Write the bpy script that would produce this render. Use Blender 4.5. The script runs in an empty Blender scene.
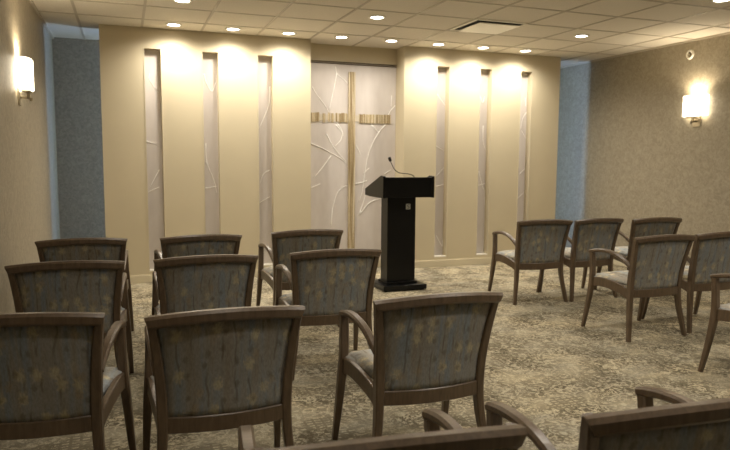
import bpy, bmesh, math, random
from mathutils import Vector, Matrix
random.seed(7)
PI = math.pi
COL = bpy.context.scene.collection
H = 2.745; XL = -3.395; XR = 3.443; YB = 1.0; YR = -9.2; W = 2.864; RW = 0.592; PT = 0.30

# ---------------------------------------------------------------- helpers
def link(o, parent=None):
    COL.objects.link(o)
    if parent: o.parent = parent
    return o

def mesh_obj(name, bm, mat, parent=None, smooth=False, bevel=0, segs=2, recalc=True):
    if recalc: bmesh.ops.recalc_face_normals(bm, faces=bm.faces)
    me = bpy.data.meshes.new(name); bm.to_mesh(me); bm.free()
    if mat: me.materials.append(mat)
    if smooth:
        for p in me.polygons: p.use_smooth = True
    o = bpy.data.objects.new(name, me); link(o, parent)
    if bevel:
        b = o.modifiers.new('bevel', 'BEVEL'); b.width = bevel; b.segments = segs
        b.limit_method = 'ANGLE'; b.angle_limit = math.radians(40)
    return o

def tag(o, label=None, cat=None, group=None, kind=None):
    if label: o['label'] = label
    if cat: o['category'] = cat
    if group: o['group'] = group
    if kind: o['kind'] = kind
    return o

def empty(name, loc, rz=0, label=None, cat=None, group=None):
    o = bpy.data.objects.new(name, None); link(o); o.empty_display_size = .1
    o.location = loc; o.rotation_euler = (0, 0, rz)
    return tag(o, label, cat, group)

def box(bm, x0, x1, y0, y1, z0, z1):
    vs = [bm.verts.new((x, y, z)) for z in (z0, z1) for x, y in ((x0, y0), (x1, y0), (x1, y1), (x0, y1))]
    for f in ((3, 2, 1, 0), (4, 5, 6, 7), (0, 1, 5, 4), (1, 2, 6, 5), (2, 3, 7, 6), (3, 0, 4, 7)):
        bm.faces.new([vs[i] for i in f])

def boxes(*L):
    bm = bmesh.new()
    for b in L: box(bm, *b)
    return bm

def prism_x(bm, prof, x0, x1):
    a = [bm.verts.new((x0, y, z)) for y, z in prof]; b = [bm.verts.new((x1, y, z)) for y, z in prof]
    n = len(prof); bm.faces.new(a); bm.faces.new(b[::-1])
    for i in range(n): bm.faces.new((a[i], b[i], b[(i+1) % n], a[(i+1) % n]))

def catmull(pts, n=6):
    P = [Vector(p) for p in pts]
    if len(P) < 3: return [P[0].lerp(P[-1], i/n) for i in range(n+1)]
    Q = [P[0]*2-P[1]] + P + [P[-1]*2-P[-2]]; out = []
    for i in range(1, len(Q)-2):
        for k in range(n):
            t = k/n; a, b, c, d = Q[i-1], Q[i], Q[i+1], Q[i+2]
            out.append(.5*((2*b)+(c-a)*t+(2*a-5*b+4*c-d)*t*t+(-a+3*b-3*c+d)*t**3))
    out.append(P[-1]); return out

def sweep(bm, path, size, side, cham=.25, flat0=False):
    """sweep a chamfered rectangle (w along side, h across it) along path"""
    n = len(path); rings = []
    if not callable(size): s0 = size; size = lambda t: s0
    for i, p in enumerate(path):
        t = (path[min(i+1, n-1)]-path[max(i-1, 0)]).normalized()
        if flat0 and i == 0: t = Vector((0, 0, 1))
        s = Vector(side); s = (s-t*s.dot(t)).normalized(); u = t.cross(s)
        w, h = size(i/(n-1)); w /= 2; h /= 2; c = min(w, h)*cham
        ring = [(w-c, h), (w, h-c), (w, -h+c), (w-c, -h), (-w+c, -h), (-w, -h+c), (-w, h-c), (-w+c, h)]
        rings.append([bm.verts.new(p+s*a+u*b) for a, b in ring])
    for a, b in zip(rings, rings[1:]):
        for k in range(8): bm.faces.new((a[k], a[(k+1) % 8], b[(k+1) % 8], b[k]))
    bm.faces.new(rings[0][::-1]); bm.faces.new(rings[-1])

def tube(bm, path, r, seg=8, flat=None):
    n = len(path); rings = []
    rf = r if callable(r) else (lambda t: r)
    for i, p in enumerate(path):
        t = (path[min(i+1, n-1)]-path[max(i-1, 0)]).normalized()
        a = Vector((0, 1, 0)) if abs(t.y) < .9 else Vector((1, 0, 0))
        s = t.cross(a).normalized(); u = s.cross(t)
        R = rf(i/(n-1))
        rings.append([bm.verts.new(p+(s*math.cos(2*PI*k/seg)+u*math.sin(2*PI*k/seg)*(flat or 1))*R) for k in range(seg)])
    for a, b in zip(rings, rings[1:]):
        for k in range(seg): bm.faces.new((a[k], a[(k+1) % seg], b[(k+1) % seg], b[k]))
    bm.faces.new(rings[0][::-1]); bm.faces.new(rings[-1])

def lathe(bm, prof, c=(0, 0, 0), seg=32, axis='z'):
    rings = []
    for r, z in prof:
        ring = []
        for k in range(seg):
            a = 2*PI*k/seg; x, y = r*math.cos(a), r*math.sin(a)
            v = (x, y, z) if axis == 'z' else ((z, x, y) if axis == 'x' else (x, z, y))
            ring.append(bm.verts.new(Vector(v)+Vector(c)))
        rings.append(ring)
    for a, b in zip(rings, rings[1:]):
        for k in range(seg): bm.faces.new((a[k], a[(k+1) % seg], b[(k+1) % seg], b[k]))
    bm.faces.new(rings[0][::-1]); bm.faces.new(rings[-1])

# ---------------------------------------------------------------- materials
def srgb(r, g, b):
    f = lambda c: (c/255/12.92) if c/255 <= .04045 else ((c/255+.055)/1.055)**2.4
    return (f(r), f(g), f(b), 1)

class NT:
    def __init__(s, name):
        s.m = bpy.data.materials.new(name); s.m.use_nodes = True; s.t = s.m.node_tree
        s.b = s.t.nodes['Principled BSDF']
    def n(s, typ, **kw):
        nd = s.t.nodes.new(typ)
        for k, v in kw.items():
            if k in nd.inputs: nd.inputs[k].default_value = v
            else: setattr(nd, k, v)
        return nd
    def l(s, a, b): s.t.links.new(a, b)
    def coord(s, scale=(1, 1, 1), out='Object', loc=(0, 0, 0)):
        tc = s.n('ShaderNodeTexCoord'); mp = s.n('ShaderNodeMapping')
        mp.inputs['Scale'].default_value = scale; mp.inputs['Location'].default_value = loc
        s.l(tc.outputs[out], mp.inputs['Vector']); return mp.outputs['Vector']
    def noise(s, vec, scale, detail=3, rough=.5, dist=0):
        nd = s.n('ShaderNodeTexNoise'); nd.inputs['Scale'].default_value = scale; nd.inputs['Detail'].default_value = detail
        nd.inputs['Roughness'].default_value = rough; nd.inputs['Distortion'].default_value = dist
        s.l(vec, nd.inputs['Vector']); return nd.outputs['Fac']
    def ramp(s, fac, stops, interp='LINEAR'):
        r = s.n('ShaderNodeValToRGB'); r.color_ramp.interpolation = interp
        e = r.color_ramp.elements
        while len(e) < len(stops): e.new(.5)
        for el, (p, c) in zip(e, stops):
            el.position = p; el.color = c if isinstance(c, tuple) else (c, c, c, 1)
        s.l(fac, r.inputs['Fac']); return r.outputs['Color']
    def mix(s, fac, a, b, mode='MIX'):
        m = s.n('ShaderNodeMix'); m.data_type = 'RGBA'; m.blend_type = mode
        for sock, v in ((m.inputs[0], fac), (m.inputs[6], a), (m.inputs[7], b)):
            if hasattr(v, 'is_output'): s.l(v, sock)
            else: sock.default_value = v
        return m.outputs[2]
    def math(s, op, a, b=0, clamp=False):
        m = s.n('ShaderNodeMath'); m.operation = op; m.use_clamp = clamp
        for sock, v in ((m.inputs[0], a), (m.inputs[1], b)):
            if hasattr(v, 'is_output'): s.l(v, sock)
            else: sock.default_value = v
        return m.outputs[0]
    def bump(s, h, strength=.3, dist=.01):
        b = s.n('ShaderNodeBump'); b.inputs['Strength'].default_value = strength; b.inputs['Distance'].default_value = dist
        s.l(h, b.inputs['Height']); s.l(b.outputs['Normal'], s.b.inputs['Normal'])
    def set(s, color=None, rough=.6, spec=None, metal=None):
        if color is not None:
            if hasattr(color, 'is_output'): s.l(color, s.b.inputs['Base Color'])
            else: s.b.inputs['Base Color'].default_value = color
        s.b.inputs['Roughness'].default_value = rough
        if spec is not None: s.b.inputs['Specular IOR Level'].default_value = spec
        if metal is not None: s.b.inputs['Metallic'].default_value = metal
        return s.m

def plain(name, c, rough=.6, var=.06, scale=8, spec=None, metal=None, bump=0):
    t = NT(name); v = t.coord(); n = t.noise(v, scale, 4)
    d = tuple(x*(1-var) for x in c[:3])+(1,); e = tuple(min(1, x*(1+var)) for x in c[:3])+(1,)
    m = t.set(t.ramp(n, [(.3, d), (.7, e)]), rough, spec, metal)
    if bump: t.bump(t.noise(v, scale*30, 2), bump, .002)
    return m

M = {}
M['paint'] = plain('partition_paint', srgb(203, 191, 163), .55, .02, 3, .3, bump=.05)
M['trim'] = plain('trim_paint', srgb(210, 200, 174), .45, .02, 3, .35)
M['gap'] = plain('painted_shadow', srgb(95, 80, 62), .7, .03, 3)

def wallcover(name, base, dark, amt=.5):
    t = NT(name); v = t.coord()
    a = t.noise(v, 22, 6, .65, 1.2); b = t.noise(t.coord((3, 3, 16)), 14, 4, .6, .5)
    f = t.ramp(a, [(.38, 0.), (.62, 1.)]); g = t.ramp(b, [(.35, 0.), (.7, 1.)])
    c = t.mix(t.math('MULTIPLY', f, amt), dark, base); c = t.mix(t.math('MULTIPLY', g, .18), c, base)
    t.set(c, .5, .45); t.bump(t.math('ADD', a, t.math('MULTIPLY', b, .5)), .35, .004)
    return t.m
M['wall'] = wallcover('vinyl_wallcovering', srgb(174, 164, 144), srgb(144, 135, 117), .8)
M['backwall'] = wallcover('blue_grey_wallcovering', srgb(168, 160, 150), srgb(138, 132, 124), .8)

def ceilmat():
    t = NT('mineral_ceiling_tile'); v = t.coord(); n = t.noise(v, 260, 2, .7); b = t.noise(v, 1.5, 2)
    c = t.mix(t.ramp(n, [(.3, 0.), (.45, 1.)]), srgb(204, 196, 182), srgb(228, 221, 208))
    t.set(t.mix(t.math('MULTIPLY', .12), c, srgb(200, 188, 166)), .8, .2); t.bump(n, .15, .002); return t.m
M['ceil'] = ceilmat()
M['tbar'] = plain('ceiling_grid_metal', srgb(190, 180, 164), .5, .02, 3)

def carpet():
    t = NT('patterned_carpet'); v = t.coord((1, 1, 0))
    # broad wash of warm and cool beige, streaked along the diagonal
    big = t.noise(t.coord((.9, 1.6, 0)), 1.6, 4, .6, .8)
    base = t.mix(t.ramp(big, [(.35, 0.), (.65, 1.)]), srgb(176, 170, 152), srgb(212, 198, 166))
    # scribbled dark blotches
    a = t.noise(v, 21, 8, .75, 1.6)
    blot = t.ramp(a, [(.48, 1.), (.55, 0.)])
    # thin curly scribbles
    s1 = t.noise(v, 26, 3, .55, 3.0)
    scr = t.ramp(t.math('ABSOLUTE', t.math('SUBTRACT', s1, .5)), [(.012, 1.), (.035, 0.)])
    # patches of small ladder-like grids
    br = t.n('ShaderNodeTexBrick'); br.offset = 0.0
    br.inputs['Scale'].default_value = 1; br.inputs['Brick Width'].default_value = .045; br.inputs['Row Height'].default_value = .03
    br.inputs['Mortar Size'].default_value = .008; br.inputs['Mortar Smooth'].default_value = .3
    wn = t.n('ShaderNodeTexNoise'); wn.inputs['Scale'].default_value = 9; wn.inputs['Detail'].default_value = 3; t.l(v, wn.inputs['Vector'])
    va = t.n('ShaderNodeVectorMath'); va.operation = 'MULTIPLY_ADD'; va.inputs[1].default_value = (.014, .014, 0)
    t.l(wn.outputs['Color'], va.inputs[0]); t.l(v, va.inputs[2]); t.l(va.outputs[0], br.inputs['Vector'])
    pm = t.ramp(t.noise(v, 3.2, 3, .6), [(.53, 0.), (.57, 1.)])
    grid = t.math('MULTIPLY', br.outputs['Fac'], pm)
    dark = t.mix(t.noise(v, 5, 2), srgb(84, 76, 58), srgb(108, 100, 84))
    m1 = t.math('MULTIPLY', blot, t.ramp(t.noise(v, 3.1, 2), [(.35, .5), (.6, 1.)]))
    mask = t.math('MAXIMUM', t.math('MAXIMUM', m1, t.math('MULTIPLY', scr, .55)), t.math('MULTIPLY', grid, .75))
    c = t.mix(mask, base, dark)
    fleck = t.noise(v, 230, 2, .8)
    c = t.mix(t.math('MULTIPLY', t.ramp(fleck, [(.35, 1.), (.6, 0.)]), .28), c, srgb(105, 94, 74))
    t.set(c, .95, .1); t.bump(fleck, .5, .006); return t.m
M['carpet'] = carpet()

def wood(name='walnut_stained_wood'):
    t = NT(name); v = t.coord((9, 9, 1.3)); n = t.noise(v, 7, 6, .6, .6)
    f = t.noise(t.coord((60, 60, 4)), 6, 3)
    c = t.ramp(n, [(.3, srgb(80, 65, 49)), (.6, srgb(104, 86, 66)), (.8, srgb(118, 99, 77))])
    t.set(t.mix(t.math('MULTIPLY', f, .3), c, srgb(66, 50, 37)), .36, .5)
    t.b.inputs['Coat Weight'].default_value = .25; t.b.inputs['Coat Roughness'].default_value = .3
    return t.m
M['wood'] = wood()

def fabric(name, bright=1.0):
    t = NT(name)
    tc = t.n('ShaderNodeTexCoord'); sp = t.n('ShaderNodeSeparateXYZ'); t.l(tc.outputs['Object'], sp.inputs[0])
    oi = t.n('ShaderNodeObjectInfo')
    yz = t.math('ADD', sp.outputs['Y'], sp.outputs['Z'])
    off = t.math('MULTIPLY', oi.outputs['Random'], 7.0)
    def vec(sx, sz):
        cb = t.n('ShaderNodeCombineXYZ')
        t.l(t.math('MULTIPLY', t.math('ADD', sp.outputs['X'], off), sx), cb.inputs[0])
        t.l(t.math('MULTIPLY', yz, sz), cb.inputs[1]); return cb.outputs[0]
    k = lambda c: tuple(min(1, x*bright) for x in c[:3])+(1,)
    st = t.noise(vec(22, 2.2), 1, 3, .6)
    base = t.ramp(st, [(.36, k(srgb(122, 116, 106))), (.5, k(srgb(126, 125, 120))), (.62, k(srgb(116, 123, 128)))])
    # stems: wavering vertical lines broken into lengths
    wv = t.noise(vec(5, 6), 1, 2)
    sx = t.math('ADD', t.math('MULTIPLY', t.math('ADD', sp.outputs['X'], off), 19), t.math('MULTIPLY', wv, 1.2))
    fr = t.math('ABSOLUTE', t.math('SUBTRACT', t.math('FRACT', sx), .5))
    stem = t.ramp(fr, [(.04, 1.), (.10, 0.)])
    brk = t.ramp(t.noise(vec(14, 9), 1, 2), [(.46, 0.), (.56, 1.)])
    c = t.mix(t.math('MULTIPLY', t.math('MULTIPLY', stem, brk), .5), base, k(srgb(72, 62, 48)))
    # flower heads: spiky starbursts on jittered cells
    def flowers(c, scale, r0, col, amt, seedoff):
        vo = t.n('ShaderNodeTexVoronoi'); vo.voronoi_dimensions = '2D'; vo.inputs['Scale'].default_value = scale
        vo.inputs['Randomness'].default_value = .85
        mp = t.n('ShaderNodeMapping'); mp.inputs['Location'].default_value = (seedoff, seedoff*.7, 0)
        t.l(vec(1, .85), mp.inputs['Vector']); t.l(mp.outputs[0], vo.inputs['Vector'])
        df = t.n('ShaderNodeVectorMath'); df.operation = 'SUBTRACT'
        t.l(mp.outputs[0], df.inputs[0]); t.l(vo.outputs['Position'], df.inputs[1])
        s2 = t.n('ShaderNodeSeparateXYZ'); t.l(df.outputs[0], s2.inputs[0])
        an = t.math('ARCTAN2', s2.outputs['Y'], s2.outputs['X'])
        ray = t.math('MULTIPLY', t.math('COSINE', t.math('MULTIPLY', an, 7)), .2)
        d = t.math('ADD', vo.outputs['Distance'], t.math('MULTIPLY', ray, r0*.45))
        d = t.math('ADD', d, t.math('MULTIPLY', t.math('SUBTRACT', t.noise(vec(70, 70), 1, 2), .5), r0*1.5))
        m = t.ramp(t.math('DIVIDE', d, r0), [(.35, 1.), (1., 0.)])
        sc = t.n('ShaderNodeSeparateXYZ'); t.l(vo.outputs['Color'], sc.inputs[0])
        on = t.ramp(sc.outputs['X'], [(.38, 0.), (.5, 1.)])
        return t.mix(t.math('MULTIPLY', t.math('MULTIPLY', m, on), amt), c, col)
    c = flowers(c, 15, .36, k(srgb(166, 156, 128)), .75, 0)
    c = flowers(c, 13, .26, k(srgb(136, 120, 94)), .45, 3.3)
    c = flowers(c, 17, .22, k(srgb(78, 68, 54)), .5, 8.1)
    fl = t.noise(vec(160, 60), 1, 2, .7)
    c = t.mix(t.math('MULTIPLY', t.ramp(fl, [(.4, 1.), (.6, 0.)]), .3), c, k(srgb(80, 74, 64)))
    wx = t.math('SINE', t.math('MULTIPLY', sp.outputs['X'], 2400)); wz = t.math('SINE', t.math('MULTIPLY', yz, 2000))
    t.set(c, .85, .2); t.bump(t.math('ADD', wx, wz), .12, .001)
    t.b.inputs['Sheen Weight'].default_value = .15
    return t.m
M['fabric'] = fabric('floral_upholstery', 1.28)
M['seatfab_lit'] = fabric('seat_upholstery_lit', 2.4)  # same fabric, with the light from above put into a paler colour

def slotpanel():
    t = NT('routed_panel_white'); v = t.coord((3, 3, 1)); n = t.noise(v, 4, 3)
    t.set(t.ramp(n, [(.3, srgb(206, 198, 193)), (.7, srgb(214, 207, 202))]), .35, .5); return t.m
M['panel'] = slotpanel()
M['branch'] = plain('branch_relief_white', srgb(252, 250, 246), .35, .03, 5)

def crosswood():
    t = NT('reclaimed_pale_wood')
    a = t.noise(t.coord((1, 1, .012)), 110, 3, .6); b = t.noise(t.coord((1, 1, .5)), 14, 2)
    c = t.ramp(a, [(.42, srgb(132, 112, 80)), (.52, srgb(190, 172, 136)), (.62, srgb(230, 220, 196))])
    t.set(t.mix(t.math('MULTIPLY', b, .25), c, srgb(160, 138, 100)), .6, .3); t.bump(a, .3, .003); return t.m
M['cross'] = crosswood()
M['crossback'] = plain('pale_backing_board', srgb(206, 196, 178), .5, .03, 5)
M['black'] = plain('black_laminate', srgb(15, 15, 15), .32, .1, 5, .3)
M['blackmatte'] = plain('black_rubber', srgb(15, 15, 15), .6, .1, 5, .3)
M['badge'] = plain('silver_badge', srgb(205, 207, 205), .4, .05, 60)
M['badged'] = plain('badge_dark_mark', srgb(48, 49, 49), .5, .05, 60)
M['metal'] = plain('brushed_nickel', srgb(190, 180, 160), .35, .04, 20, metal=.9)
M['white'] = plain('white_enamel', srgb(236, 232, 222), .4, .02, 10)
M['vent'] = plain('white_diffuser_enamel', srgb(252, 248, 236), .4, .02, 10)
M['ventdark'] = plain('duct_interior', srgb(38, 34, 30), .7, .1, 10)

def emit(name, col, strength, base=(1, 1, 1, 1)):
    t = NT(name); v = t.coord(); n = t.noise(v, 3, 1)
    t.set(base, .5); t.b.inputs['Emission Color'].default_value = col
    t.l(t.math('MULTIPLY', t.ramp(n, [(0., .95), (1., 1.)]), strength), t.b.inputs['Emission Strength']); return t.m
M['lens'] = emit('downlight_lens', (1, .93, .82, 1), 14)
M['shade'] = emit('lit_frosted_shade', (1, .88, .66, 1), 7)
M['daylight'] = emit('daylight_pane', (.55, .75, 1, 1), 2)

# ---------------------------------------------------------------- room shell
def struct(name, bm, mat, parent=None, **k):
    o = mesh_obj(name, bm, mat, parent, **k)
    if not parent: o['kind'] = 'structure'
    return o
T = .12
struct('floor', boxes((XL-T, XR+T, YR-T, YB+T, -.1, 0)), M['carpet'])
struct('ceiling', boxes((XL-T, XR+T, YR-T, YB+T, H, H+.1)), M['ceil'])
struct('wall_left', boxes((XL-T, XL, YR-T, YB, 0, H)), M['wall'])
struct('wall_right', boxes((XR, XR+T, YR-T, YB, 0, H)), M['wall'])
struct('wall_rear', boxes((XL, XR, YR-T, YR, 0, H)), M['wall'])
wx0, wx1, wz0, wz1 = -1.1, 1.1, .25, 2.6
struct('wall_back', boxes((XL-T, wx0, YB, YB+T, 0, H), (wx1, XR+T, YB, YB+T, 0, H), (wx0, wx1, YB, YB+T, 0, wz0), (wx0, wx1, YB, YB+T, wz1, H)), M['backwall'])
wf = struct('window_1', boxes((wx0, wx1, YB+.02, YB+.08, wz0, wz0+.05), (wx0, wx1, YB+.02, YB+.08, wz1-.05, wz1), (wx0, wx0+.05, YB+.02, YB+.08, wz0+.05, wz1-.05),
      (wx1-.05, wx1, YB+.02, YB+.08, wz0+.05, wz1-.05), (-.02, .02, YB+.02, YB+.08, wz0+.05, wz1-.05)), M['white'])
struct('pane', boxes((wx0+.05, -.02, YB+.04, YB+.05, wz0+.05, wz1-.05), (.02, wx1-.05, YB+.04, YB+.05, wz0+.05, wz1-.05)), M['daylight'], wf)
# suspended ceiling grid (bars on a 0.61 m module)
bm = bmesh.new()
xs = [i*.61 for i in range(-5, 6)]; ys = [-.44+.61*k for k in range(-14, 3)]
for x in xs: box(bm, x-.012, x+.012, YR, YB, H-.005, H+.01)
for y in ys:
    if YR < y < -.2: box(bm, XL, XR, y-.012, y+.012, H-.0045, H+.01)
struct('trim_ceiling_grid', bm, M['tbar'])
bm = boxes((XL, XL+.02, YR, YB, H-.02, H-.001), (XR-.02, XR, YR, YB, H-.02, H-.001))
struct('trim_ceiling_edge', bm, M['tbar'])
for nm, b in (('baseboard_left', (XL, XL+.012, YR, YB, 0, .1)), ('baseboard_right', (XR-.012, XR, YR, YB, 0, .1))):
    struct(nm, boxes(b), M['trim'], bevel=.003)

# ---------------------------------------------------------------- front partition with recess and slots
SX = [-2.340, -1.734, -1.123, 1.123, 1.734, 2.340]; SW = .084; SZ0, SZ1 = .125, 2.53; SD = .10
bm = bmesh.new()
def pier(x0, x1):
    ss = [s for s in SX if x0 < s < x1]; x = x0
    for s in ss:
        box(bm, x, s-SW, 0, SD, 0, H); box(bm, s-SW, s+SW, 0, SD, 0, SZ0); box(bm, s-SW, s+SW, 0, SD, SZ1, H); x = s+SW
    box(bm, x, x1, 0, SD, 0, H); box(bm, x0, x1, SD+.012, PT, 0, H)
pier(-W, -RW); pier(RW, W)
# side returns closing the thin gap at the edges of each pier, and the header above the recess
for a, b in ((-W, -W+.03), (-RW-.03, -RW), (RW, RW+.03), (W-.03, W)): box(bm, a, b, SD, SD+.012, 0, H)
box(bm, -RW, RW, .255, PT, 2.545, H); box(bm, -RW, RW, .285, PT, 0, 2.545)
struct('wall_front', bm, M['paint'])
# slim beads round each slot
bm = bmesh.new()
for s in SX:
    for a, b in ((s-SW-.008, s-SW), (s+SW, s+SW+.008)): box(bm, a, b, -.004, .004, SZ0-.008, SZ1+.008)
struct('trim_slot_beads', bm, M['trim'])
bm = bmesh.new()
for s in SX: box(bm, s-SW, s+SW, .0, SD, SZ0, SZ0+.012)
struct('trim_slot_sills', bm, M['white'])
bm = boxes((-W-.012, -RW, -.012, 0, 0, .088), (RW, W+.012, -.012, 0, 0, .088), (-RW, RW, .25, .262, 0, .088), (-RW, -RW+.012, -.012, .25, 0, .088), (RW-.012, RW, -.012, .25, 0, .088),
          (-W-.012, -W, 0, PT, 0, .088), (W, W+.012, 0, PT, 0, .088))
struct('baseboard_front', bm, M['trim'], bevel=.003)
bm = boxes((-RW, RW, .244, .256, 2.520, 2.529), (-RW, RW, .244, .256, 2.541, 2.548)); struct('trim_painted_shadow_line', bm, M['gap'])  # dark strips painted in as the shadow lines over the recess panel

def relief(name, lines, y, mat, parent, r=.006):
    for pl in lines:          # every branch a part of its panel
        bm = bmesh.new()
        path = [Vector((x, y, z)) for x, z in [(p.x, p.y) for p in catmull([Vector((a, b, 0)) for a, b in pl], 5)]]
        tube(bm, path, lambda t: r*(1.15-.55*t), 6)
        mesh_obj(name, bm, mat, parent, smooth=True)
CB= [[[-0.502, 2.235], [-0.446, 2.145], [-0.348, 2.029], [-0.292, 1.937]], [[-0.206, 1.832], [-0.134, 1.739], [-0.105, 1.658]], [[-0.208, 2.488], [-0.193, 2.409], [-0.108, 2.346], [-0.05, 2.295]], [[-0.193, 2.409], [-0.236, 2.193], [-0.292, 1.951]], [[0.589, 2.048], [0.514, 1.976], [0.484, 1.906], [0.455, 1.822], [0.38, 1.723], [0.307, 1.616]], [[0.533, 2.17], [0.528, 2.032]], [[0.245, 1.83], [0.335, 1.736], [0.375, 1.695]], [[-0.323, 1.673], [-0.223, 1.505], [-0.061, 1.334]], [[-0.52, 1.557], [-0.343, 1.484], [-0.163, 1.391], [-0.061, 1.315]], [[-0.263, 1.409], [-0.382, 1.256], [-0.481, 1.143]], [[-0.204, 1.789], [-0.123, 1.696], [-0.143, 1.601], [-0.215, 1.524]], [[-0.52, 1.018], [-0.402, 1.066]], [[-0.261, 0.544], [-0.242, 0.757], [-0.182, 0.949], [-0.08, 1.033], [-0.039, 1.033]], [[0.454, 1.805], [0.35, 1.686], [0.247, 1.491], [0.186, 1.238], [0.147, 0.965], [0.106, 0.848]], [[0.257, 1.8], [0.349, 1.706]], [[0.166, 1.199], [0.236, 1.258]], [[0.107, 0.672], [0.252, 0.826], [0.408, 0.875]], [[0.107, 0.672], [0.168, 0.847], [0.189, 0.925]], [[0.439, 1.179], [0.532, 1.238]], [[0.06, 1.546], [0.123, 1.432]], [[0.055, 1.063], [0.146, 1.082], [0.208, 1.101]]]
SB= [[[[-2.371, 2.272], [-2.372, 2.207], [-2.287, 2.078]], [[-2.42, 1.548], [-2.293, 1.507]], [[-2.293, 1.241], [-2.352, 1.132], [-2.396, 1.044]], [[-2.42, 0.994], [-2.298, 1.049]]], [[[-1.793, 2.302], [-1.776, 2.222], [-1.71, 2.117], [-1.669, 2.214]], [[-1.787, 1.535], [-1.779, 1.325], [-1.702, 1.114], [-1.674, 0.977]], [[-1.796, 1.331], [-1.767, 1.295]], [[-1.801, 1.03], [-1.67, 1.053]]], [[[-1.051, 2.2], [-1.061, 2.005], [-1.134, 1.822], [-1.177, 1.723]], [[-1.063, 1.236], [-1.136, 1.189], [-1.177, 1.081]], [[-1.186, 0.857], [-1.065, 0.924]]], [[[1.09, 2.198], [1.2, 2.064]], [[1.089, 1.543], [1.212, 1.486]], [[1.095, 1.153], [1.207, 1.272]], [[1.097, 1.026], [1.204, 1.056]], [[1.11, 0.394], [1.201, 0.251], [1.207, 0.328]]], [[[1.713, 2.192], [1.748, 2.114], [1.775, 2.194]], [[1.764, 1.816], [1.769, 1.626], [1.809, 1.499]], [[1.716, 1.221], [1.769, 1.045], [1.818, 0.869], [1.839, 0.136]], [[1.709, 1.035], [1.817, 1.063]]], [[[2.43, 2.01], [2.364, 1.927], [2.338, 1.797]], [[2.351, 1.765], [2.431, 1.669]], [[2.392, 2.202], [2.404, 2.09]], [[2.338, 1.185], [2.441, 1.257]], [[2.325, 0.862], [2.453, 0.94]]]]
posn = ['first from the left', 'second from the left', 'third from left, beside cross recess', 'fourth from left, right of lectern', 'fifth from the left', 'nearest the right end']
for i, s in enumerate(SX):
    o = empty('slot_panel', (s, SD, SZ0), 0, 'narrow pale branch panel in a partition slot, '+posn[i], 'wall panel', 'narrow branch panels in the partition')
    mesh_obj('panel_board', boxes((-SW, SW, 0, .011, 0.0, SZ1-SZ0)), M['panel'], o)
    relief('branch', [[(min(max(x, s-SW+.004), s+SW-.004)-s, z-SZ0) for x, z in pl] for pl in SB[i]], -.001, M['branch'], o, .0048)
o = empty('recess_panel', (0, .262, .0), 0, 'wide pale panel with raised branch pattern behind the wooden cross', 'wall panel')
mesh_obj('panel_board', boxes((-RW+.001, RW-.001, 0, .02, .09, 2.535)), M['panel'], o)
relief('branch', [[(min(max(x, -RW+.01), RW-.01), z) for x, z in pl] for pl in CB], -.002, M['branch'], o, .0052)

cr = empty('wooden_cross', (0, .238, .09), 0, 'tall pale wooden cross mounted on the branch panel behind the lectern', 'cross')
mesh_obj('upright', boxes((-.045, .045, .004, .0235, 0, 2.345)), M['cross'], cr, bevel=.003)
x = -.52
random.seed(3)
while x < .51:
    w = random.uniform(.018, .045)
    if not (-.07 < x+w/2 < .07) and random.random() > .16:
        h = random.uniform(-.006, .006); bm = boxes((x, min(x+w, .52), .012+random.uniform(0, .003), .0235, 1.728+h, 1.838+h))
        mesh_obj('crossbar_block', bm, M['cross'], cr)
    x += w+random.choice((.001, .001, .004, .014))
mesh_obj('crossbar_backing', boxes((-.51, .51, .0185, .0225, 1.745, 1.82)), M['crossback'], cr)

# ---------------------------------------------------------------- lectern
L = empty('lectern', (.0, 0, 0), 0, 'black lectern with slanted reading top and wide base before the cross', 'lectern')
L.location = (.074, -1.105, 0); ox, oy = .084, -1.1
def lb(*b): return (b[0]-ox, b[1]-ox, b[2]-oy, b[3]-oy, b[4], b[5])
mesh_obj('base', boxes(lb(-.165, .325, -1.30, -.87, .010, .062), lb(-.14, .298, -1.275, -.89, 0, .010), lb(-.1, .255, -1.21, -.97, .062, .085)), M['black'], L, bevel=.004)
mesh_obj('column', boxes(lb(-.083, .238, -1.18, -1.005, .085, .975)), M['black'], L, bevel=.003)
mesh_obj('column_back_edge', boxes(lb(-.078, .233, -1.005, -.99, .085, .975)), M['blackmatte'], L)
yf, yb_ = -1.335-oy, -.80-oy
side = [(yf, .975), (yf, 1.198), (yf+.075, 1.205), (yb_, 1.055), (yb_, .985), (yb_-.15, .975)]
for a, b in ((-.196, -.168), (.350, .378)):
    bm = bmesh.new(); prism_x(bm, side, a-ox, b-ox); mesh_obj('side_panel', bm, M['black'], L, bevel=.004)
bm = bmesh.new(); box(bm, *lb(-.168, .350, -1.327, -1.307, .98, 1.188)); box(bm, *lb(-.168, .350, -.825, -.807, .99, 1.045))
box(bm, *lb(-.168, .350, -1.307, -.825, .978, .992)); mesh_obj('front_panel', bm, M['black'], L, bevel=.002)
bm = bmesh.new(); prism_x(bm, [(-1.306-oy, 1.166), (-1.306-oy, 1.182), (-.826-oy, 1.046), (-.826-oy, 1.03)], -.168-ox, .350-ox)
mesh_obj('reading_top', bm, M['black'], L)
bd = mesh_obj('badge', boxes((.150-.026-ox, .150+.026-ox, -1.184-oy, -1.18-oy, .847, .905)), M['badge'], L, bevel=.004)
bm = bmesh.new()
cx, yz_ = .150-ox, -1.1845-oy
tube(bm, catmull([Vector((cx+.013, yz_, .892)), Vector((cx-.002, yz_, .895)), Vector((cx-.012, yz_, .885)), Vector((cx, yz_, .877)), Vector((cx+.012, yz_, .867)), Vector((cx+.002, yz_, .857)), Vector((cx-.013, yz_, .860))], 5), .0022, 6)
lathe(bm, [(.0001, -.001), (.004, -.001), (.004, .001), (.0001, .001)], (cx, yz_, .872), 10, 'y')
mesh_obj('badge_mark', bm, M['badged'], bd)
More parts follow.
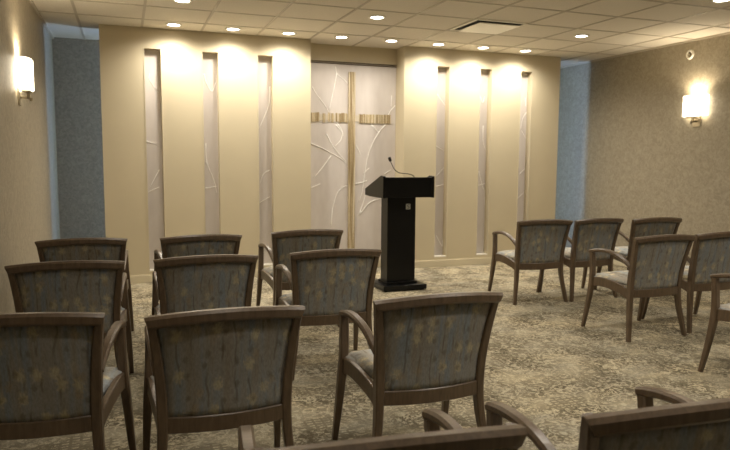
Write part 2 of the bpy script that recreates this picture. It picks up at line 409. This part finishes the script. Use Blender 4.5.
mic = empty('gooseneck_microphone', (.236, -1.12, 1.135), 0, 'thin black gooseneck microphone curving up from the lectern top', 'microphone')
pts = [(.239, -1.12, 1.135), (.236, -1.12, 1.182), (.202, -1.12, 1.21), (.13, -1.12, 1.222), (.059, -1.12, 1.23), (.005, -1.12, 1.268), (-.022, -1.12, 1.316), (-.040, -1.12, 1.352)]
bm = bmesh.new(); tube(bm, catmull([Vector(p)-mic.location for p in pts], 8), .0042, 8); mesh_obj('gooseneck', bm, M['blackmatte'], mic, smooth=True)
bm = bmesh.new()
tube(bm, [Vector((-.038, -1.12, 1.348))-mic.location, Vector((-.041, -1.12, 1.356))-mic.location, Vector((-.047, -1.12, 1.372))-mic.location, Vector((-.053, -1.12, 1.388))-mic.location, Vector((-.055, -1.12, 1.392))-mic.location],
     lambda t: .016 if .2 < t < .8 else .009, 12)
mesh_obj('capsule', bm, M['blackmatte'], mic, smooth=True)
bm = bmesh.new(); lathe(bm, [(.001, -.008), (.024, -.008), (.022, .008), (.006, .012)], (0.001, 0, 0)); mesh_obj('mount', bm, M['blackmatte'], mic)

# ---------------------------------------------------------------- armchair prototype (faces +y, origin between the rear feet)
def make_chair():
    r = empty('armchair', (0, 0, 0), 0)
    def stile(z):      # centre half width and depth of the rear leg at height z
        pts = [(0, .280, -.002), (.12, .262, .020), (.25, .244, .042), (.38, .238, .050), (.5, .242, .040), (.62, .252, .017), (.72, .264, -.007), (.80, .2760, -.028)]
        for (z0, w0, y0), (z1, w1, y1) in zip(pts, pts[1:]):
            if z <= z1: t = (z-z0)/(z1-z0); return w0+(w1-w0)*t, y0+(y1-y0)*t
        return pts[-1][1:]
    for s in (-1, 1):
        path = catmull([Vector((s*stile(z)[0], stile(z)[1], z)) for z in (0, .12, .25, .38, .5, .62, .72, .794)], 3)
        bm = bmesh.new(); sweep(bm, path, lambda t: (.030+.010*min(1, t*2.2)-.020*max(0, t-.5), .032+.016*min(1, t*2.2)-.022*max(0, t-.5)), (1, 0, 0), .3, True)
        mesh_obj('leg', bm, M['wood'], r, smooth=False)
    for s in (-1, 1):
        path = catmull([Vector((s*.297, .497, 0)), Vector((s*.291, .468, .14)), Vector((s*.283, .442, .30)), Vector((s*.274, .434, .42)), Vector((s*.268, .443, .53)), Vector((s*.264, .455, .625))], 3)
        bm = bmesh.new(); sweep(bm, path, lambda t: (.026+.014*min(1, t*2), .028+.016*min(1, t*2)-.018*max(0, t-.6)), (1, 0, 0), .3, True)
        mesh_obj('leg', bm, M['wood'], r)
    for s in (-1, 1):
        path = catmull([Vector((s*.263, .476, .630)), Vector((s*.265, .45, .639)), Vector((s*.268, .37, .654)), Vector((s*.269, .28, .658)), Vector((s*.266, .19, .645)), Vector((s*.260, .11, .612)), Vector((s*.252, .04, .562))], 4)
        bm = bmesh.new(); sweep(bm, path, lambda t: (.044-.010*t, .030-.004*t), (1, 0, 0), .55)
        mesh_obj('armrest', bm, M['wood'], r)
    # seat frame: arched side rails, front rail, back rail
    bm = bmesh.new()
    for s in (-1, 1):
        path = catmull([Vector((s*.271, .43, .392)), Vector((s*.267, .33, .404)), Vector((s*.260, .22, .396)), Vector((s*.250, .12, .376)), Vector((s*.243, .055, .352))], 4)
        sweep(bm, path, (.024, .074), (1, 0, 0), .25)
    sweep(bm, [Vector((-.268, .436, .393)), Vector((.268, .436, .393))], (.024, .055), (0, 1, 0), .25)
    mesh_obj('seat_frame', bm, M['wood'], r)
    bulge = lambda u: .034*(1-u*u)
    # lower back rail
    N = 12; bm = bmesh.new()
    sweep(bm, [Vector((u*.232, .048-bulge(u), .360)) for u in [-1+2*i/N for i in range(N+1)]], (.028, .064), (0, 1, 0), .25)
    mesh_obj('bottom_rail', bm, M['wood'], r)
    bm = bmesh.new()
    us = [-1+2*i/16 for i in range(17)]
    sweep(bm, [Vector((u*.291, -.030-bulge(u)*1.1, .776+.020*(1-u*u))) for u in us], (.042, .046), (0, 1, 0), .5)
    for vv in bm.verts:                      # ends cut to follow the flare of the stiles
        if abs(vv.co.x) > .27: vv.co.x -= math.copysign(max(0, .799-vv.co.z)*.34, vv.co.x)
    mesh_obj('top_rail', bm, M['wood'], r)
    # upholstered back, curved in plan
    bm = bmesh.new(); NU, NZ = 14, 10; front, back = [], []
    for j in range(NZ+1):
        z = .380+(.764-.380)*j/NZ; w, y = stile(z); w -= .012; rf, rb = [], []
        for i in range(NU+1):
            u = -1+2*i/NU; e = max(abs(u), abs(2*j/NZ-1)); pad = .018*(1-e**8)
            zz = z+(.018*(1-u*u) if j == NZ else 0)*(1)
            rb.append(bm.verts.new((u*w, y-bulge(u)-.006-pad*.35, zz))); rf.append(bm.verts.new((u*w, y-bulge(u)+.014+pad, zz)))
        front.append(rf); back.append(rb)
    for j in range(NZ):
        for i in range(NU):
            bm.faces.new((back[j][i], back[j][i+1], back[j+1][i+1], back[j+1][i])); bm.faces.new((front[j][i+1], front[j][i], front[j+1][i], front[j+1][i+1]))
        for i, q in ((0, 1), (NU, -1)): bm.faces.new([back[j][i], back[j+1][i], front[j+1][i], front[j][i]][::q])
    for i in range(NU):
        bm.faces.new((back[0][i+1], back[0][i], front[0][i], front[0][i+1])); bm.faces.new((back[NZ][i], back[NZ][i+1], front[NZ][i+1], front[NZ][i]))
    mesh_obj('backrest', bm, M['fabric'], r, smooth=True)
    # seat cushion
    bm = bmesh.new(); NX, NY = 14, 14; top, bot = [], []
    for j in range(NY+1):
        t = j/NY; y = .045+(.458-.045)*t; w = (.232+(.284-.232)*min(1, t*1.1))-.012; a, b = [], []
        for i in range(NX+1):
            u = -1+2*i/NX; e = max(abs(u), abs(2*t-1)); arch = .014*math.sin(PI*min(1, max(0, (t+.15)/1.15)))
            z = .432+arch+.036*(1-e**5)-.006*(1-u*u)*0
            a.append(bm.verts.new((u*w, y+(.010*(1-u*u) if j == NY else 0), z))); b.append(bm.verts.new((u*w, y, .405+arch*.6)))
        top.append(a); bot.append(b)
    for j in range(NY):
        for i in range(NX):
            bm.faces.new((top[j][i], top[j][i+1], top[j+1][i+1], top[j+1][i])); bm.faces.new((bot[j][i+1], bot[j][i], bot[j+1][i], bot[j+1][i+1]))
        bm.faces.new((top[j][0], top[j+1][0], bot[j+1][0], bot[j][0])); bm.faces.new((top[j+1][NX], top[j][NX], bot[j][NX], bot[j+1][NX]))
    for i in range(NX):
        bm.faces.new((bot[0][i], bot[0][i+1], top[0][i+1], top[0][i])); bm.faces.new((top[NY][i], top[NY][i+1], bot[NY][i+1], bot[NY][i]))
    mesh_obj('seat', bm, M['seatfab_lit'], r, smooth=True)
    return r
proto = make_chair()
used = [False]
def place(x, y, deg, label, group):
    if not used[0]: r = proto; used[0] = True
    else:
        r = proto.copy(); COL.objects.link(r)
        for ch in list(proto.children):
            c = ch.copy(); COL.objects.link(c); c.parent = r
    r.location = (x, y, 0); r.rotation_euler = (0, 0, math.radians(deg))
    tag(r, label, 'chair', group); return r
GL, GR = 'floral armchairs in rows on the left', 'floral armchairs in rows on the right'
place(-2.941, -2.565, -1.5, 'floral armchair in the front row beside the left wall', GL)
place(-2.959, -3.634, -2.0, 'floral armchair in the second row beside the left wall', GL)
place(-3.02, -4.868, -9, 'floral armchair in the third row beside the left wall, cut by the frame', GL)
place(-2.141, -2.596, 3.6, 'floral armchair in the middle of the front row of the left block', GL)
place(-2.221, -3.642, 0, 'floral armchair in the middle of the second row of the left block', GL)
place(-2.306, -5.024, -.3, 'large near floral armchair in the middle of the third row of the left block', GL)
place(-1.31, -2.476, 1.6, 'floral armchair in the front row just left of the lectern', GL)
place(-1.435, -3.624, -1.5, 'floral armchair in the second row, left of the lectern base', GL)
place(-1.428, -5.03, -.6, 'floral armchair in the third row with blue-grey back, nearest below the lectern', GL)
place(-2.150, -6.263, -6, 'nearest armchair, only top rail and arms showing at the bottom centre', 'nearest row armchairs at the bottom edge')
place(-1.409, -6.322, -4.4, 'nearest armchair at the bottom right corner, back mostly cut off', 'nearest row armchairs at the bottom edge')
place(1.074, -2.25, -3.5, 'floral armchair in the right block front row, nearest the lectern', GR)
place(1.685, -2.27, 3, 'floral armchair in the middle of the right block front row', GR)
place(2.311, -2.368, -2.2, 'floral armchair in the right block front row beside the right wall', GR)
place(1.192, -3.600, 1, 'whole floral armchair at the left end of the right block second row', GR)
place(1.838, -3.565, -.8, 'floral armchair cut by the right frame edge in the right block second row', GR)
place(1.17, -4.81, 2, 'armchair at the right frame edge showing only its left arm, seat corner and leg', GR)

# ---------------------------------------------------------------- downlights and added fill spots
def spot(loc, energy, size, blend=1, col=(1, .92, .79), rad=.05, rot=(0, 0, 0)):
    d = bpy.data.lights.new('downlight_or_fill_lamp', 'SPOT'); d.energy = energy; d.spot_size = math.radians(size); d.spot_blend = blend
    d.color = col; d.shadow_soft_size = rad
    o = bpy.data.objects.new('downlight_or_fill_lamp', d); COL.objects.link(o); o.location = loc; o.rotation_euler = rot; return o
def make_down():
    r = empty('recessed_downlight', (0, 0, 0), 0)
    bm = bmesh.new(); seg = 40; prof = [(.058, .004), (.062, -.006), (.082, -.008), (.086, .0)]
    rings = [[bm.verts.new((a*math.cos(2*PI*k/seg), a*math.sin(2*PI*k/seg), z)) for k in range(seg)] for a, z in prof]
    for q in range(4):
        a, b = rings[q], rings[(q+1) % 4]
        for k in range(seg): bm.faces.new((a[k], a[(k+1) % seg], b[(k+1) % seg], b[k]))
    mesh_obj('trim_ring', bm, M['white'], r, smooth=True)
    bm = bmesh.new(); lathe(bm, [(.001, -.004), (.060, -.004), (.060, .0), (.001, .0)]); mesh_obj('lens', bm, M['lens'], r)
    return r
dl = make_down(); dl_used = [False]
def down(x, y, label, group):
    if not dl_used[0]: r = dl; dl_used[0] = True
    else:
        r = dl.copy(); COL.objects.link(r)
        for ch in list(dl.children): c = ch.copy(); COL.objects.link(c); c.parent = r
    r.location = (x, y, H-.0005); tag(r, label, 'ceiling light', group)
ordn = ['first', 'second', 'third', 'fourth', 'fifth', 'sixth', 'seventh', 'eighth']
E1, E2 = 56, 52
for i in range(8):
    x = (i-3.5)*.61; down(x, -.269, 'recessed round downlight, '+ordn[i]+' from the left in the row along the partition', 'downlights along the partition')
    spot((x, -.269, H-.02), E1 if i not in (3, 4) else E1*.5, 160, .9)
for x, y, lab in ((-2.135, -1.385, 'recessed round downlight at the top frame edge, left of the others in its row'), (-.305, -1.385, 'recessed round downlight alone above the lectern, in front of the partition row'),
                  (2.135, -1.345, 'recessed round downlight alone on the right between the vent and right wall'), (2.175, -3.13, 'recessed round downlight at the top right corner of the frame')):
    down(x, y, lab, 'single downlights further into the room'); spot((x, y, H-.02), E2, 150)
for x, y, e in ((-.305, -3.18, 1.1), (-2.135, -3.18, .6), (-2.135, -5.01, .45), (-.305, -5.01, 1), (2.135, -5.01, 1.1), (-.305, -6.22, 1.7), (2.135, -6.22, 1.6), (-2.135, -6.22, .8), (-.305, -8.67, .4)):  # unseen fill lamps without fixtures, added to brighten the chairs and floor
    spot((x, y, H-.02), E2*e, 150)

# ---------------------------------------------------------------- ceiling air diffuser
vx, vy = .912, -1.415
v = empty('air_diffuser', (vx, vy, H), 0, 'square cream ceiling air diffuser with dark gap around its centre plate', 'vent')
a = .29
bm = boxes((-a, a, -a, -a+.022, -.012, -.001), (-a, a, a-.022, a, -.012, -.001), (-a, -a+.022, -a+.022, a-.022, -.012, -.001), (a-.022, a, -a+.022, a-.022, -.012, -.001))
mesh_obj('frame', bm, M['vent'], v, bevel=.002)
mesh_obj('duct_gap', boxes((-a+.022, a-.022, -a+.022, a-.022, -.004, -.001)), M['ventdark'], v)
mesh_obj('centre_plate', boxes((-a+.07, a-.040, -a+.075, a-.035, -.024, -.016)), M['vent'], v, bevel=.003)

# ---------------------------------------------------------------- wall sconces and sprinkler
def sconce(x, y, sgn, label):
    r = empty('wall_sconce', (x, y, 1.76), 0, label, 'wall lamp', 'lit wall sconces')
    bm = bmesh.new(); prof = []
    hw, dp, z0, z1, th = .155, .100, .118, .347, .006
    # bowed three-sided shade, open above and below
    out = [(-hw, .015), (-hw, .06), (-hw*.8, dp*.85), (-hw*.4, dp), (hw*.4, dp), (hw*.8, dp*.85), (hw, .06), (hw, .015)]
    inn = [(a*(1-th/hw), b-th*(1 if i not in (0, 7) else 0)) for i, (a, b) in enumerate(out)]
    V = lambda p, z: bm.verts.new((sgn*p[1], p[0], z))
    ot, ob, it, ib = ([V(p, z) for p in pp] for pp, z in ((out, z1), (out, z0), (inn, z1), (inn, z0)))
    for i in range(7):
        bm.faces.new((ob[i], ob[i+1], ot[i+1], ot[i])); bm.faces.new((ib[i+1], ib[i], it[i], it[i+1]))
        bm.faces.new((ot[i], ot[i+1], it[i+1], it[i])); bm.faces.new((ob[i+1], ob[i], ib[i], ib[i+1]))
    for i in (0, 7): bm.faces.new((ob[i], ot[i], it[i], ib[i]))
    mesh_obj('shade', bm, M['shade'], r)
    P = lambda a0, a1, y0, y1, z_0, z_1: (min(sgn*a0, sgn*a1), max(sgn*a0, sgn*a1), y0, y1, z_0, z_1)
    mesh_obj('wall_plate', boxes(P(0, .012, -.055, .055, .0, .13)), M['metal'], r, bevel=.003)
    mesh_obj('arm', boxes(P(.012, .07, -.012, .012, .05, .07), P(.055, .08, -.012, .012, .05, .10), P(.03, .09, -.09, .09, .10, .114)), M['metal'], r, bevel=.002)
    bm = bmesh.new(); lathe(bm, [(.001, .075), (.012, .075), (.014, .10), (.001, .103)], (sgn*.085, 0, -.04)); mesh_obj('knob', bm, M['metal'], r)
    for zz, e, up in ((1.76+.33, 18, True), (1.76+.13, 5, False)):
        s = spot((x+sgn*.055, y, zz), e, 150, .6, (1, .83, .58), .03, (PI if up else 0, 0, 0)); s.name = 'sconce_lamp'; s.data.name = 'sconce_lamp'
    return r
sconce(XR, -1.75, -1, 'lit white shaded sconce on the right wall')
sconce(XL, -1.82, 1, 'lit white shaded sconce on the left wall')
sp_ = empty('sprinkler_escutcheon', (XR, -1.60, 2.584), 0, 'small round white sprinkler plate high on right wall above the sconce', 'sprinkler')
bm = bmesh.new(); seg = 28; prof = [(.030, 0), (.030, -.012), (.048, -.014), (.056, -.002), (.056, 0)]
rings = [[bm.verts.new((z, a_*math.cos(2*PI*k/seg), a_*math.sin(2*PI*k/seg))) for k in range(seg)] for a_, z in prof]
for q in range(5):
    A, B = rings[q], rings[(q+1) % 5]
    for k in range(seg): bm.faces.new((A[k], A[(k+1) % seg], B[(k+1) % seg], B[k]))
mesh_obj('ring_plate', bm, M['white'], sp_, smooth=True)
bm = bmesh.new(); lathe(bm, [(.001, 0), (.014, 0), (.012, -.022), (.001, -.024)], axis='x'); mesh_obj('head', bm, M['metal'], sp_)

# ---------------------------------------------------------------- light and camera
def area(name, loc, rot, sx, sy, e, col):
    d = bpy.data.lights.new(name, 'AREA'); d.shape = 'RECTANGLE'; d.size = sx; d.size_y = sy; d.energy = e; d.color = col
    o = bpy.data.objects.new(name, d); COL.objects.link(o); o.location = loc; o.rotation_euler = rot; return o
area('window_daylight', (0, YB-.01, 1.4), (-PI/2, 0, 0), 2.1, 2.2, 230, (.34, .55, 1))
wd = bpy.data.worlds.new('world'); bpy.context.scene.world = wd; wd.use_nodes = True
wd.node_tree.nodes['Background'].inputs[0].default_value = (.5, .6, .8, 1); wd.node_tree.nodes['Background'].inputs[1].default_value = .3

CP = dict(f=653.7472, yaw=.3515, pit=.1, rol=.0069, pos=(-2.6511, -7.4806, 1.3673))
cd = bpy.data.cameras.new('camera'); cam = bpy.data.objects.new('camera', cd); COL.objects.link(cam)
cd.sensor_fit = 'HORIZONTAL'; cd.sensor_width = 36; cd.lens = CP['f']/730*36; cd.clip_start = .05
y, p, r = CP['yaw'], CP['pit'], CP['rol']
F = Vector((math.sin(y)*math.cos(p), math.cos(y)*math.cos(p), -math.sin(p))); R0 = Vector((math.cos(y), -math.sin(y), 0)); U0 = R0.cross(F)
R1 = R0*math.cos(r)+U0*math.sin(r); U1 = U0*math.cos(r)-R0*math.sin(r)
m = Matrix((R1, U1, -F)).transposed().to_4x4(); m.translation = Vector(CP['pos']); cam.matrix_world = m
cd.dof.use_dof = True; cd.dof.focus_distance = 3.4; cd.dof.aperture_fstop = 4.5
sc = bpy.context.scene; sc.camera = cam
sc.view_settings.view_transform = 'Standard'; sc.view_settings.look = 'None'; sc.view_settings.exposure = .25; sc.view_settings.gamma = 1
